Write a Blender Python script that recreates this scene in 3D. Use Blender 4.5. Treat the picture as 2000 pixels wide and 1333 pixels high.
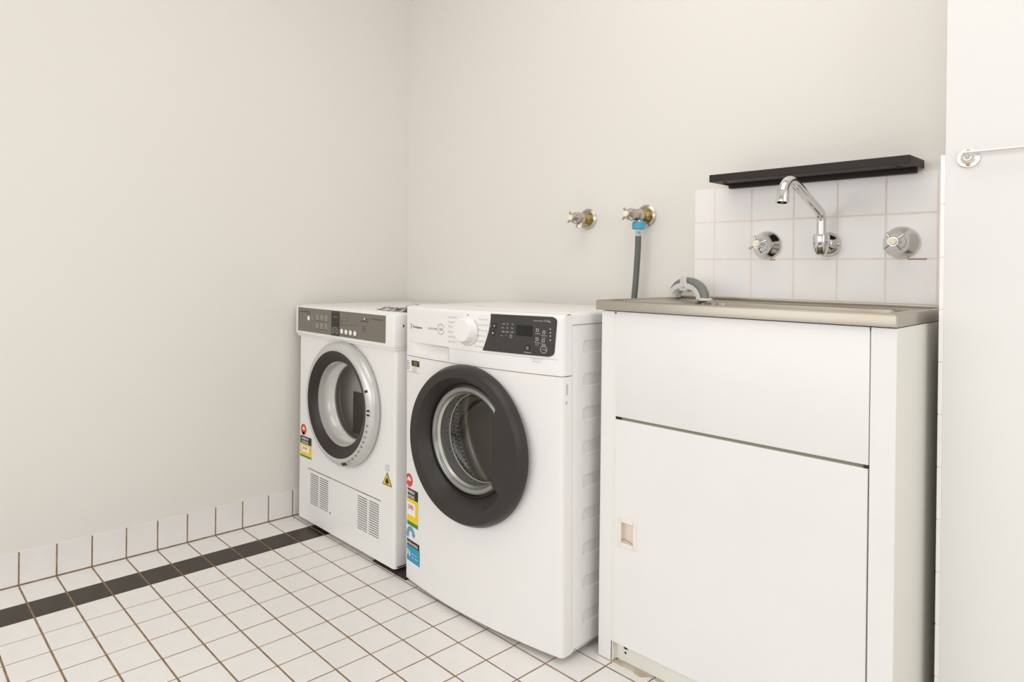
import bpy, bmesh, math, random
from mathutils import Vector, Matrix
random.seed(7)
C = bpy.context.scene
COL = C.collection
for o in list(bpy.data.objects): bpy.data.objects.remove(o)
S = 0.1     # all modelling below is in decimetres

# ------------------------------------------------------------------ camera
YAW, PITCH, ROLL = -0.870, -0.002, 0.011
CAM = Vector((20.445, -3.670, 9.424))
FPX, PX, PY = 1317.1, 833.8, 528.8
cy_, sy_ = math.cos(YAW), math.sin(YAW)
FW = Vector((sy_*math.cos(PITCH), cy_*math.cos(PITCH), math.sin(PITCH)))
R0 = Vector((cy_, -sy_, 0)); U0 = R0.cross(FW)
RT = math.cos(ROLL)*R0 + math.sin(ROLL)*U0
UP = -math.sin(ROLL)*R0 + math.cos(ROLL)*U0
cam = bpy.data.cameras.new('camera'); co = bpy.data.objects.new('camera', cam); COL.objects.link(co)
M = Matrix((RT, UP, -FW)).transposed().to_4x4(); M.translation = CAM*S
co.matrix_world = M
cam.sensor_width = 36; cam.lens = FPX/2000*36
cam.shift_x = (1000-PX)/2000; cam.shift_y = -(666.5-PY)/2000
cam.clip_start = 0.02
C.camera = co

# ------------------------------------------------------------------ world, lights, exposure
C.view_settings.view_transform = 'Standard'; C.view_settings.look = 'None'
C.view_settings.gamma = 1; C.view_settings.use_curve_mapping = False
C.view_settings.exposure = 0.03
w = bpy.data.worlds.new('daylight'); C.world = w; w.use_nodes = True
bgn = w.node_tree.nodes['Background']; bgn.inputs[0].default_value = (0.98, 0.99, 1.0, 1); bgn.inputs[1].default_value = 1.3

def area(name, loc, target, sx, sy, power, color):
    l = bpy.data.lights.new(name, 'AREA'); l.shape = 'RECTANGLE'; l.size = sx; l.size_y = sy
    l.energy = power; l.color = color
    o = bpy.data.objects.new(name, l); COL.objects.link(o); o.location = loc
    o.rotation_euler = (Vector(target)-Vector(loc)).to_track_quat('-Z', 'Y').to_euler()
    return o
# daylight through the doorway behind the camera and through the window on the right, and the ceiling light
area('doorway_daylight', (1.35, -1.86, 1.55), (1.3, 1.4, 0.9), 3.2, 1.2, 17, (0.985, 0.99, 1.0))
area('window_daylight', (3.36, 0.1, 1.5), (0.9, 0.8, 1.0), 1.3, 1.3, 5, (1.0, 1.0, 1.0))
area('ceiling_light', (1.45, 0.45, 2.46), (1.45, 0.451, 0.0), 1.6, 1.3, 10, (1.0, 0.995, 0.99))

# ------------------------------------------------------------------ materials
def mat(name, col, rough=0.5, metal=0.0, spec=0.5, bump=None, var=None, coat=0.0, emit=None):
    m = bpy.data.materials.new(name); m.use_nodes = True
    nt = m.node_tree; b = nt.nodes['Principled BSDF']
    c = tuple((v/255)**2.2 for v in col) + (1,)
    b.inputs['Base Color'].default_value = c
    b.inputs['Roughness'].default_value = rough; b.inputs['Metallic'].default_value = metal
    b.inputs['Specular IOR Level'].default_value = spec
    b.inputs['Coat Weight'].default_value = coat
    tc = nt.nodes.new('ShaderNodeTexCoord')
    if bump:
        n = nt.nodes.new('ShaderNodeTexNoise'); n.inputs['Scale'].default_value = bump[0]; n.inputs['Detail'].default_value = 3
        nt.links.new(tc.outputs['Object'], n.inputs['Vector'])
        bp = nt.nodes.new('ShaderNodeBump'); bp.inputs['Strength'].default_value = bump[1]; bp.inputs['Distance'].default_value = 0.002
        nt.links.new(n.outputs['Fac'], bp.inputs['Height']); nt.links.new(bp.outputs['Normal'], b.inputs['Normal'])
    if var:   # (scale, second colour, contrast low, high)
        n = nt.nodes.new('ShaderNodeTexNoise'); n.inputs['Scale'].default_value = var[0]; n.inputs['Detail'].default_value = 5
        nt.links.new(tc.outputs['Object'], n.inputs['Vector'])
        r = nt.nodes.new('ShaderNodeValToRGB'); r.color_ramp.elements[0].position = var[2]; r.color_ramp.elements[1].position = var[3]
        r.color_ramp.elements[0].color = c
        r.color_ramp.elements[1].color = tuple((v/255)**2.2 for v in var[1]) + (1,)
        nt.links.new(n.outputs['Fac'], r.inputs['Fac']); nt.links.new(r.outputs['Color'], b.inputs['Base Color'])
    return m

m_wall = mat('cream_wall_paint', (233, 229, 222), 0.55, bump=(60, 0.06), var=(1.5, (232, 228, 220), .35, .7))
m_nib = mat('white_wall_paint', (234, 232, 229), 0.5, bump=(60, 0.05))
m_ceil = mat('ceiling_paint', (240, 238, 233), 0.8)
m_tile = mat('white_floor_tile_glaze', (238, 235, 231), 0.32, var=(14, (235, 231, 226), .4, .7))
m_black = mat('black_floor_tile_glaze', (50, 40, 31), 0.42, var=(12, (56, 46, 36), .4, .7))
m_grout = mat('brown_grout', (132, 106, 80), 0.9, var=(30, (170, 146, 118), .4, .75))
m_wtile = mat('white_wall_tile_glaze', (250, 247, 245), 0.22, var=(9, (250, 245, 242), .4, .7))
m_wgrout = mat('cream_wall_grout', (247, 238, 229), 0.8, var=(30, (242, 228, 216), .4, .7))
m_enamel = mat('white_enamel', (238, 236, 233), 0.28)
m_plast = mat('white_plastic', (240, 238, 235), 0.35)
m_enamel2 = mat('dryer_white_enamel', (238, 236, 233), 0.3)
m_vents = mat('vent_slot_dark', (92, 90, 86), 0.6)
m_seam = mat('seam_shadow_gap', (190, 187, 182), 0.7)
m_charc = mat('charcoal_plastic', (58, 55, 52), 0.33, metal=0.0, spec=0.5)
m_rim = mat('charcoal_satin_door_rim', (58, 54, 51), 0.38, metal=0.25)
m_blackg = mat('black_gloss', (22, 20, 18), 0.15)
m_blackp = mat('black_plastic', (40, 36, 32), 0.4)
m_rub = mat('grey_rubber_seal', (176, 174, 170), 0.5)
m_dgrey = mat('grey_control_glass', (118, 112, 102), 0.3)
m_silver = mat('silver_plastic', (206, 205, 202), 0.3, metal=0.45)
m_steelin = mat('bright_steel', (200, 198, 192), 0.28, metal=0.9)
m_chrome = mat('chrome', (222, 222, 220), 0.09, metal=1.0)
m_oldchrome = mat('worn_chrome', (196, 188, 178), 0.28, metal=1.0, bump=(90, .25))
m_brass = mat('brass', (190, 170, 105), 0.3, metal=0.9)
m_button = mat('cream_button', (246, 236, 205), 0.4)
m_stain = mat('brushed_stainless', (172, 165, 153), 0.27, metal=0.75, bump=(12, .05), var=(2.5, (162, 152, 136), .4, .8))
m_cabf = mat('white_cabinet_paint', (238, 236, 234), 0.42, var=(6, (236, 234, 232), .4, .7))
m_cabs = mat('cream_cabinet_side', (233, 232, 222), 0.5)
m_kick = mat('cream_kick_paint', (238, 237, 226), 0.5, var=(3, (240, 240, 232), .4, .7))
m_pull = mat('pale_pink_plastic_pull', (243, 232, 222), 0.4)
m_shelf = mat('black_powder_coat', (34, 24, 18), 0.55)
m_hose = mat('dark_grey_hose', (98, 102, 98), 0.45)
m_hose2 = mat('grey_drain_hose', (122, 126, 122), 0.45)
m_blue = mat('blue_plastic_nut', (70, 172, 208), 0.35)
m_ferr = mat('silver_ferrule', (214, 214, 212), 0.25, metal=0.8)
m_wplast = mat('white_hose_guide_plastic', (226, 224, 222), 0.4)
m_rail = mat('satin_white_chrome', (222, 220, 216), 0.2, metal=0.5)
m_mat = mat('dark_brown_rubber_mat', (58, 46, 42), 0.9, bump=(120, 1.0), var=(160, (98, 84, 76), .5, .75))
m_ygl = mat('sticker_yellow', (250, 208, 30), 0.45)
m_sblk = mat('sticker_black', (38, 36, 34), 0.45)
m_swht = mat('sticker_white', (244, 242, 238), 0.45)
m_sgrn = mat('sticker_green', (50, 140, 70), 0.45)
m_sred = mat('sticker_red', (222, 70, 58), 0.45)
m_sblu = mat('sticker_blue', (40, 150, 190), 0.45)
m_steal = mat('sticker_teal', (90, 160, 186), 0.45)
m_pgrey = mat('print_grey', (120, 117, 113), 0.5)
m_pdark = mat('print_dark_grey', (74, 71, 68), 0.5)
m_plight = mat('print_light_grey', (200, 197, 190), 0.5)
m_plg = mat('print_pale_on_white', (196, 193, 188), 0.5)
m_rust = mat('brown_stain', (170, 130, 90), 0.8)

# glass seen through: clear with surface reflections
def glass_mat(name, tint, refl=1.45, rough=0.02):
    m = bpy.data.materials.new(name); m.use_nodes = True; nt = m.node_tree; nt.nodes.clear()
    o = nt.nodes.new('ShaderNodeOutputMaterial'); mx = nt.nodes.new('ShaderNodeMixShader')
    t = nt.nodes.new('ShaderNodeBsdfTransparent'); g = nt.nodes.new('ShaderNodeBsdfGlossy'); lw = nt.nodes.new('ShaderNodeLayerWeight'); lw.inputs['Blend'].default_value = 0.5
    pw = nt.nodes.new('ShaderNodeMath'); pw.operation = 'POWER'; pw.inputs[1].default_value = 5; nt.links.new(lw.outputs['Facing'], pw.inputs[0])
    f = nt.nodes.new('ShaderNodeMath'); f.operation = 'MULTIPLY_ADD'; f.inputs[1].default_value = .9; f.inputs[2].default_value = ((refl-1)/(refl+1))**2*1.6; nt.links.new(pw.outputs[0], f.inputs[0])
    t.inputs['Color'].default_value = tint; g.inputs['Roughness'].default_value = rough
    nt.links.new(f.outputs[0], mx.inputs[0]); nt.links.new(t.outputs[0], mx.inputs[1]); nt.links.new(g.outputs[0], mx.inputs[2]); nt.links.new(mx.outputs[0], o.inputs[0])
    return m
m_glass = glass_mat('clear_door_glass', (.93, .94, .93, 1), 1.45)
def glassw_mat():
    m = bpy.data.materials.new('thick_glass_wall'); m.use_nodes = True; nt = m.node_tree; nt.nodes.clear()
    o = nt.nodes.new('ShaderNodeOutputMaterial'); mx = nt.nodes.new('ShaderNodeMixShader'); t = nt.nodes.new('ShaderNodeBsdfTransparent')
    p = nt.nodes.new('ShaderNodeBsdfPrincipled'); p.inputs['Base Color'].default_value = (.40, .40, .385, 1); p.inputs['Roughness'].default_value = .15; p.inputs['Metallic'].default_value = .5
    mx.inputs[0].default_value = .7; t.inputs['Color'].default_value = (.92, .93, .92, 1)  # constant grey share paints in the milky reflections of thick glass
    nt.links.new(t.outputs[0], mx.inputs[1]); nt.links.new(p.outputs[0], mx.inputs[2]); nt.links.new(mx.outputs[0], o.inputs[0]); return m
m_glassw = glassw_mat()
m_glass2 = glass_mat('smoked_door_glass', (.92, .92, .91, 1), 1.45)

# perforated drum steel: rows of dark holes in the drum's own UV space
def drum_mat(name, nu, nv, base, hole, metal=.75):
    m = mat(name, base, 0.3, metal=metal); nt = m.node_tree; b = nt.nodes['Principled BSDF']
    tc = nt.nodes['Texture Coordinate']
    sp = nt.nodes.new('ShaderNodeSeparateXYZ'); nt.links.new(tc.outputs['UV'], sp.inputs[0])
    def math_(op, a, c=None):
        n = nt.nodes.new('ShaderNodeMath'); n.operation = op
        for k, v in enumerate((a, c)):
            if v is None: continue
            if isinstance(v, (int, float)): n.inputs[k].default_value = v
            else: nt.links.new(v, n.inputs[k])
        return n.outputs[0]
    v = math_('MULTIPLY', sp.outputs[1], nv); row = math_('FLOOR', v)
    u = math_('ADD', math_('MULTIPLY', sp.outputs[0], nu), math_('MULTIPLY', row, 0.5))
    du = math_('SUBTRACT', math_('FRACT', u), 0.5); dv = math_('SUBTRACT', math_('FRACT', v), 0.5)
    d = math_('SQRT', math_('ADD', math_('MULTIPLY', du, du), math_('MULTIPLY', dv, dv)))
    k = math_('LESS_THAN', d, 0.27)
    mx = nt.nodes.new('ShaderNodeMix'); mx.data_type = 'RGBA'
    nt.links.new(k, mx.inputs[0])
    mx.inputs[6].default_value = tuple((q/255)**2.2 for q in base)+(1,); mx.inputs[7].default_value = tuple((q/255)**2.2 for q in hole)+(1,)
    nt.links.new(mx.outputs[2], b.inputs['Base Color'])
    return m
m_drum = drum_mat('perforated_drum_steel', 120, 20, (214, 208, 196), (24, 22, 20), metal=.45)
m_drumback = mat('drum_back_steel', (160, 155, 140), 0.32, metal=0.5, bump=(40, .3))

# ------------------------------------------------------------------ mesh helpers
class MB:
    def __init__(s): s.v = []; s.f = []; s.uv = None
    def add(s, vs, fs):
        n = len(s.v); s.v += [tuple(p) for p in vs]; s.f += [tuple(n+i for i in f) for f in fs]; return s
    def box(s, x0, x1, y0, y1, z0, z1, b=0.0, seg=2):
        if b <= 0:
            vs = [(x, y, z) for z in (z0, z1) for y in (y0, y1) for x in (x0, x1)]
            return s.add(vs, [(0, 2, 3, 1), (4, 5, 7, 6), (0, 1, 5, 4), (2, 6, 7, 3), (0, 4, 6, 2), (1, 3, 7, 5)])
        bm = bmesh.new(); bmesh.ops.create_cube(bm, size=1)
        for v in bm.verts: v.co = Vector(((x0+x1)/2+v.co.x*(x1-x0), (y0+y1)/2+v.co.y*(y1-y0), (z0+z1)/2+v.co.z*(z1-z0)))
        bmesh.ops.bevel(bm, geom=list(bm.edges), offset=b, segments=seg, profile=.5, affect='EDGES')
        bm.verts.index_update(); s.add([v.co[:] for v in bm.verts], [[v.index for v in f.verts] for f in bm.faces]); bm.free(); return s
    def grid(s, fn, nu, nv, flip=False):
        vs = [fn(i/nu, j/nv) for j in range(nv+1) for i in range(nu+1)]
        fs = []
        for j in range(nv):
            for i in range(nu):
                a = j*(nu+1)+i; q = (a, a+1, a+nu+2, a+nu+1); fs.append(q[::-1] if flip else q)
        return s.add(vs, fs)
    def rings(s, rings, closed=True, cap0=False, cap1=False, flip=False):
        n = len(rings[0]); vs = [p for r in rings for p in r]; fs = []
        for k in range(len(rings)-1):
            for i in range(n if closed else n-1):
                j = (i+1) % n; q = (k*n+i, k*n+j, (k+1)*n+j, (k+1)*n+i); fs.append(q[::-1] if flip else q)
        if cap0: fs.append(tuple(range(n)) if flip else tuple(range(n))[::-1])
        if cap1: fs.append(tuple((len(rings)-1)*n+i for i in range(n))[::-1] if flip else tuple((len(rings)-1)*n+i for i in range(n)))
        return s.add(vs, fs)
    def lathe(s, prof, o=(0, 0, 0), axis=(0, -1, 0), n=48, cap0=False, cap1=False):
        a = Vector(axis).normalized(); o = Vector(o)
        t = Vector((0, 0, 1)) if abs(a.z) < .9 else Vector((1, 0, 0))
        u = a.cross(t).normalized(); v = a.cross(u)
        rs = [[o + a*h + (u*math.cos(2*math.pi*i/n)+v*math.sin(2*math.pi*i/n))*r for i in range(n)] for r, h in prof]
        return s.rings(rs, cap0=cap0, cap1=cap1)
    def tube(s, pts, r, n=14, cap=True):
        pts = [Vector(p) for p in pts]; rs = []; rr = r if isinstance(r, (list, tuple)) else [r]*len(pts)
        prev = None
        for i, p in enumerate(pts):
            d = (pts[min(i+1, len(pts)-1)]-pts[max(i-1, 0)]).normalized()
            if prev is None:
                t = Vector((0, 0, 1)) if abs(d.z) < .9 else Vector((1, 0, 0)); u = d.cross(t).normalized()
            else:
                u = (prev - d*prev.dot(d)).normalized()
            prev = u; v = d.cross(u)
            rs.append([p+(u*math.cos(2*math.pi*k/n)+v*math.sin(2*math.pi*k/n))*rr[i] for k in range(n)])
        return s.rings(rs, cap0=cap, cap1=cap)
    def prism(s, poly, f0, f1):       # poly of 2D points, f0/f1 map (x,z) to the back and front point
        n = len(poly); a = [f0(*p) for p in poly]; b = [f1(*p) for p in poly]
        fs = [tuple(range(n)), tuple(range(2*n-1, n-1, -1))] + [(i, n+i, n+(i+1) % n, (i+1) % n) for i in range(n)]
        return s.add(a+b, fs)
    def build(s, name, m, parent=None, smooth=35, scale=S, uv=None, fix=True):
        me = bpy.data.meshes.new(name)
        me.from_pydata([(x*scale, y*scale, z*scale) for x, y, z in s.v], [], s.f); me.validate()
        if fix:
            bm = bmesh.new(); bm.from_mesh(me); bmesh.ops.recalc_face_normals(bm, faces=bm.faces); bm.to_mesh(me); bm.free()
        if uv:
            l = me.uv_layers.new(name='UVMap')
            for p in me.polygons:
                us = [uv(Vector(me.vertices[me.loops[i].vertex_index].co)/scale) for i in p.loop_indices]
                if max(u[0] for u in us)-min(u[0] for u in us) > .5: us = [(u[0]+1 if u[0] < .5 else u[0], u[1]) for u in us]
                for i, u in zip(p.loop_indices, us): l.data[i].uv = u
        if smooth:
            me.polygons.foreach_set('use_smooth', [True]*len(me.polygons)); me.set_sharp_from_angle(angle=math.radians(smooth))
        me.materials.append(m)
        o = bpy.data.objects.new(name, me); COL.objects.link(o)
        if parent: o.parent = parent
        return o

def thing(name, label, cat, loc=(0, 0, 0), rz=0.0, ry=0.0, group=None):
    o = bpy.data.objects.new(name, None); COL.objects.link(o); o.empty_display_size = .05
    o.location = [v*S for v in loc]; o.rotation_euler = (0, ry, rz)
    o['label'] = label; o['category'] = cat
    if group: o['group'] = group
    return o
def tag(o, label, cat):
    o['label'] = label; o['category'] = cat; return o
def struct(o): o['kind'] = 'structure'; return o
def setloc(o, loc): o.location = [v*S for v in loc]; return o

def smooth_path(pts, sub=8):
    P = [Vector(p) for p in pts]; out = []
    for i in range(len(P)-1):
        p0 = P[max(i-1, 0)]; p1 = P[i]; p2 = P[i+1]; p3 = P[min(i+2, len(P)-1)]
        for k in range(sub):
            t = k/sub
            out.append(.5*((2*p1)+(p2-p0)*t+(2*p0-5*p1+4*p2-p3)*t*t+(3*p1-p0-3*p2+p3)*t**3))
    out.append(P[-1]); return out

def text_geo(txt, size, bold=False):
    cu = bpy.data.curves.new('t', 'FONT'); cu.body = txt; cu.size = size; cu.align_x = 'LEFT'; cu.resolution_u = 2
    if bold: cu.offset = size*0.022
    o = bpy.data.objects.new('t', cu); COL.objects.link(o)
    dg = bpy.context.evaluated_depsgraph_get(); me = bpy.data.meshes.new_from_object(o.evaluated_get(dg))
    vs = [tuple(v.co[:2]) for v in me.vertices]; fs = [tuple(p.vertices) for p in me.polygons]
    bpy.data.objects.remove(o); bpy.data.curves.remove(cu); bpy.data.meshes.remove(me)
    return vs, fs

class Decal:
    """flat print lying on a surface y = -f(x, z) (front faces look to -y)"""
    def __init__(s, surf): s.surf = surf; s.mb = MB()
    def pt(s, x, z, e): return (x, -(s.surf(x, z)+e), z)
    def poly(s, pts, e=.006): s.mb.add([s.pt(x, z, e) for x, z in pts], [tuple(range(len(pts)))]); return s
    def rect(s, x0, x1, z0, z1, e=.006, n=1):
        s.mb.grid(lambda u, v: s.pt(x0+(x1-x0)*u, z0+(z1-z0)*v, e), n, 1); return s
    def frame(s, x0, x1, z0, z1, t, e=.006):
        s.rect(x0, x1, z0, z0+t, e); s.rect(x0, x1, z1-t, z1, e); s.rect(x0, x0+t, z0+t, z1-t, e); s.rect(x1-t, x1, z0+t, z1-t, e); return s
    def disc(s, cx, cz, r, e=.006, n=24): return s.poly([(cx+r*math.cos(2*math.pi*i/n), cz+r*math.sin(2*math.pi*i/n)) for i in range(n)], e)
    def ring(s, cx, cz, r, t, e=.006, a0=0, a1=360, n=32):
        A = [math.radians(a0+(a1-a0)*i/n) for i in range(n+1)]
        vs = [s.pt(cx+q*math.cos(a), cz+q*math.sin(a), e) for a in A for q in (r, r-t)]
        s.mb.add(vs, [(2*i, 2*i+1, 2*i+3, 2*i+2) for i in range(n)]); return s
    def text(s, txt, x, z, size, e=.006, width=None, bold=False):
        vs, fs = text_geo(txt, size, bold)
        if not vs: return s
        if width:
            w_ = max(v[0] for v in vs)-min(v[0] for v in vs); k = width/w_
        else: k = 1
        s.mb.add([s.pt(x+v[0]*k, z+v[1], e) for v in vs], fs); return s
    def build(s, name, m, parent, label=None):
        o = s.mb.build(name, m, parent, smooth=0, fix=False)
        me = o.data; me.flip_normals() if me.polygons and me.polygons[0].normal.y > 0 else None
        if label: o['label'] = label
        return o

# ------------------------------------------------------------------ the room
YB = 14.475; XL = -2.346
def sbox(name, *a, m, parent=None, b=0): return struct(MB().box(*a, b=b).build(name, m, parent, smooth=0))
floor = sbox('floor', -2.4, 34.0, -19.0, 14.6, -.6, -.012, m=m_grout)
m_unseen_floor = mat('brown_unseen_floor', (120, 92, 66), .45, var=(3, (96, 72, 52), .35, .7))
sbox('floor_unseen', -20, 60, -90, -19.0, -.6, -.02, m=m_unseen_floor)  # brown floor added out of view to darken the chrome's reflections
wall_left = sbox('wall_left', XL-1, XL, -19.0, 15.4, -.6, 25, m=m_wall)
wall_back = sbox('wall_back', XL-1, 17.0, YB, YB+1, -.6, 25, m=m_wall)
wall_right = sbox('wall_right', 16.925, 34.0, 12.4, YB+1, -.6, 25, m=m_nib)
# behind the camera: a wall with a wide doorway, a side wall with a window
wf = MB(); wf.box(XL-1, -2.0, -20, -19, -.6, 25); wf.box(31, 35, -20, -19, -.6, 25); wf.box(-2.0, 31, -20, -19, 22.5, 25)
struct(wf.build('wall_front', m_nib, smooth=0))
ws = MB(); ws.box(34, 35, -19, -6.5, -.6, 25); ws.box(34, 35, 8.5, 15.4, -.6, 25); ws.box(34, 35, -6.5, 8.5, -.6, 8.0); ws.box(34, 35, -6.5, 8.5, 22, 25)
struct(ws.build('wall_side', m_nib, smooth=0))
sbox('ceiling', XL-1, 35, -20, 15.4, 25, 26, m=m_ceil)

# floor tiles: lines of the grid as laid (x lines run away from the viewer along the left wall)
XLN = [0, 1.02, 2.031, 3.037, 4.057, 5.048, 6.054, 7.038, 8.014, 9.001, 9.996, 10.976] + [10.976+k*.995 for k in range(1, 24)]
YLN = [0, .996, 1.983, 3.0, 3.985, 4.978, 5.972, 6.979, 7.994, 8.998, 10.03] + [10.03+k for k in range(1, 5)]
YLN = [-k*1.0 for k in range(19, 0, -1)] + YLN
def tile_mesh(name, m, sx, sy, h=.09):
    mb = MB(); b = .008
    rs = [[(-sx/2, -sy/2, -h), (sx/2, -sy/2, -h), (sx/2, sy/2, -h), (-sx/2, sy/2, -h)],
          [(-sx/2, -sy/2, -b), (sx/2, -sy/2, -b), (sx/2, sy/2, -b), (-sx/2, sy/2, -b)],
          [(-sx/2+b, -sy/2+b, 0), (sx/2-b, -sy/2+b, 0), (sx/2-b, sy/2-b, 0), (-sx/2+b, sy/2-b, 0)]]
    mb.rings(rs, cap1=True)
    o = mb.build(name, m, smooth=0); me = o.data; bpy.data.objects.remove(o); return me
TM = tile_mesh('tile', m_tile, 1, 1)
TBK = tile_mesh('tile_black', m_black, 1, 1)
cells = []
GX, GY = .040, .050
for j in range(len(YLN)-1):
    y0, y1 = YLN[j]+GY/2, YLN[j+1]-GY/2
    cols = [(-2.18, -1.046-.012, TM), (-1.046+.012, -.014, TBK)] + [(XLN[k]+GX/2, XLN[k+1]-GX/2, TM) for k in range(len(XLN)-1)]
    for x0, x1, me in cols:
        if x0 > 33.5 or y1 > 14.5: continue
        cells.append((x0, x1, y0, y1, me))
def seen(x0, x1, y0, y1):
    ok = False; d = 1e9
    for x in (x0, x1):
        for y in (y0, y1):
            v = Vector((x, y, 0))-CAM; z = v.dot(FW)
            if z <= .5: continue
            u = PX+FPX*v.dot(RT)/z; t = PY-FPX*v.dot(UP)/z
            if 0 <= u <= 2000 and 0 <= t <= 1333: ok = True
            d = min(d, z)
    hidden = (y0 > 9.25 and x0 > -2) or (y0 > 9.0 and 10.5 > x0 > 4.2) or (x0 > 10.5 and y0 > 10.6)
    return ok and not hidden, d
vis = []; rest = []
for c in cells:
    a, d = seen(*c[:4]); (vis if a else rest).append((d, c))
vis.sort(key=lambda q: q[0]); rest += vis[300:]; vis = vis[:300]
for d, (x0, x1, y0, y1, me) in vis:
    o = bpy.data.objects.new('tile', me); COL.objects.link(o); o.parent = floor
    o.location = ((x0+x1)/2*S, (y0+y1)/2*S, random.uniform(-.0002, .0001))
    o.scale = (x1-x0, y1-y0, 1); o.rotation_euler = (random.gauss(0, .0012), random.gauss(0, .0012), random.gauss(0, .001))
for nm, sel, m in (('white_tiles', TM, m_tile), ('black_tiles', TBK, m_black)):
    mb = MB()
    for d, (x0, x1, y0, y1, me) in rest:
        if me is sel: mb.box(x0, x1, y0, y1, -.09, 0)
    o = mb.build(nm, m, floor, smooth=0); o['kind'] = 'stuff'
# skirting tiles on the left wall with their coved foot
sk_bed = MB().box(XL, XL+.03, -19, 14.3, -.03, .97).build('trim_1', m_grout, smooth=0); struct(sk_bed)
for j in range(len(YLN)-1):
    y0, y1 = YLN[j]+.022, YLN[j+1]-.022
    if y0 < -3.2: continue
    mb = MB().box(XL+.01, -2.306, y0, y1, .035, .985, b=.008, seg=1)
    mb.build('tile', m_tile, sk_bed, smooth=0)
    mb = MB().box(-2.290, -2.192, y0, y1, -.05, .004, b=.006, seg=1)
    mb.build('tile', m_tile, sk_bed, smooth=0)
cap = MB().box(XL, -2.312, -19, 14.3, .985, 1.0, b=.004, seg=1)
struct(cap.build('trim_2', m_wall, smooth=0))

# splashback tiles on the back wall
bed = MB().box(10.72, 16.9, 14.449, YB+.0, 7.4, 11.75).build('trim_3', m_wgrout, smooth=0); struct(bed)
TC = [10.706, 11.30, 12.309, 13.368, 14.364, 15.373, 16.357, 16.845]
RZ = [11.754, 10.805, 9.775, 8.745, 7.72]
for a in range(len(RZ)-1):
    for b in range(len(TC)-1):
        g = .024
        mb = MB().box(TC[b]+g/2, TC[b+1]-g/2, 14.445, YB, RZ[a+1]+g/2, RZ[a]-g/2, b=.012, seg=1)
        o = mb.build('tile', m_wtile, bed, smooth=0)
# tiles returning along the side of the nib wall (their edge faces the room)
bed2 = MB().box(16.852, 16.925, 12.412, YB, 0, 11.75).build('trim_4', m_wgrout, smooth=0); struct(bed2)
zz = [11.754, 10.79, 9.76, 8.745] + [8.745-1.02*k for k in range(1, 9)]
for a in range(len(zz)-1):
    for y0, y1 in ((12.4, 13.42), (13.42, 14.44)):
        MB().box(16.845, 16.925, y0+(.0 if y0 < 13 else .01), y1-.01, max(zz[a+1], .02)+.008, zz[a]-.008, b=.008, seg=1).build('tile', m_wtile, bed2, smooth=0)

# ------------------------------------------------------------------ washing machine
WW = 5.9; ZT = 8.28
def smooth01(t): t = max(0, min(1, t)); return t*t*(3-2*t)
def bow(x, z=0): return .28*max(0, 1-((x-2.95)/2.95)**2)
W_ = thing('washing_machine', 'white front-loading washing machine with charcoal round door beside the sink cabinet', 'washing machine', (4.44, 9.099, 0), rz=.019, ry=-.0118)
def edge_round(x, r=.10):      # rounded vertical corners
    e = min(x, WW-x)
    return 0 if e >= r else r-math.sqrt(max(0, r*r-(r-e)**2))
def wsurf(x, z=0): return bow(x)-edge_round(x)
XS = [0, .008, .03, .06, .1, .2] + [.2+5.5*k/40 for k in range(1, 41)] + [5.8, 5.84, 5.87, 5.892, 5.9]
# body shell
b = MB(); b.box(0, .06, .36, 4.4, .12, 8.0); b.box(0, WW, 4.34, 4.4, .12, 8.0); b.box(0, WW, .36, 4.4, .12, .18)
b.build('body_shell', m_enamel, W_)
b = MB(); b.box(5.80, 5.888, .34, .5, .14, 8.0); b.box(5.80, 5.888, .36, 4.38, 7.9, 8.06); b.build('body_seam', m_seam, W_, smooth=0)
# side panel with nine recessed stamped slots
def slotdepth(y, z):
    k = round((7.48-z)/.8325)
    if not 0 <= k <= 8: return 0
    dz = abs(z-(7.48-.8325*k)); dy = max(0, .95-y)
    d = .165-math.hypot(dz, dy)
    return .028*smooth01(d/.028)
ysv = [.372, .42, .6, .74] + [.76+.014*i for i in range(18)] + [1.1, 2.0, 3.0, 4.36, 4.4]
zsv = [.12, .3]
for k in range(8, -1, -1):
    zc = 7.48-.8325*k
    for t in (-.2, -.172, -.165, -.158, -.151, -.144, -.137, -.12, -.09, -.05, 0, .05, .09, .12, .137, .144, .151, .158, .165, .172, .2): zsv.append(zc+t)
zsv += [7.85, 8.02]
MB().grid(lambda u, v: (lambda y, z: (5.9-slotdepth(y, z)-(.006 if y < .4 else 0), y, z))(ysv[round(u*(len(ysv)-1))], zsv[round(v*(len(zsv)-1))]), len(ysv)-1, len(zsv)-1).build('side_panel', m_enamel, W_, smooth=50)
# lid
def lidsurf():
    mb = MB(); out = []
    for inset, z in ((.03, 8.035), (.0, 8.05), (.0, 8.24), (.03, 8.30), (.10, 8.33)):
        ring = []
        n = 8; x0, x1, y0, y1 = inset, WW-inset, .34+inset, 4.45-inset; r = .3
        for cx, cyy, a0 in ((x1-.05, y0+.05, -90), (x1-r, y1-r, 0), (x0+r, y1-r, 90), (x0+.05, y0+.05, 180)):
            rr = .05 if cyy < 1 else r
            for i in range(n+1):
                a = math.radians(a0+90*i/n); ring.append((cx+rr*math.cos(a), cyy+rr*math.sin(a), z))
        out.append(ring)
    mb.rings(out, cap0=True, cap1=True); return mb
lidsurf().build('top_lid', m_enamel, W_, smooth=50)
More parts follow.
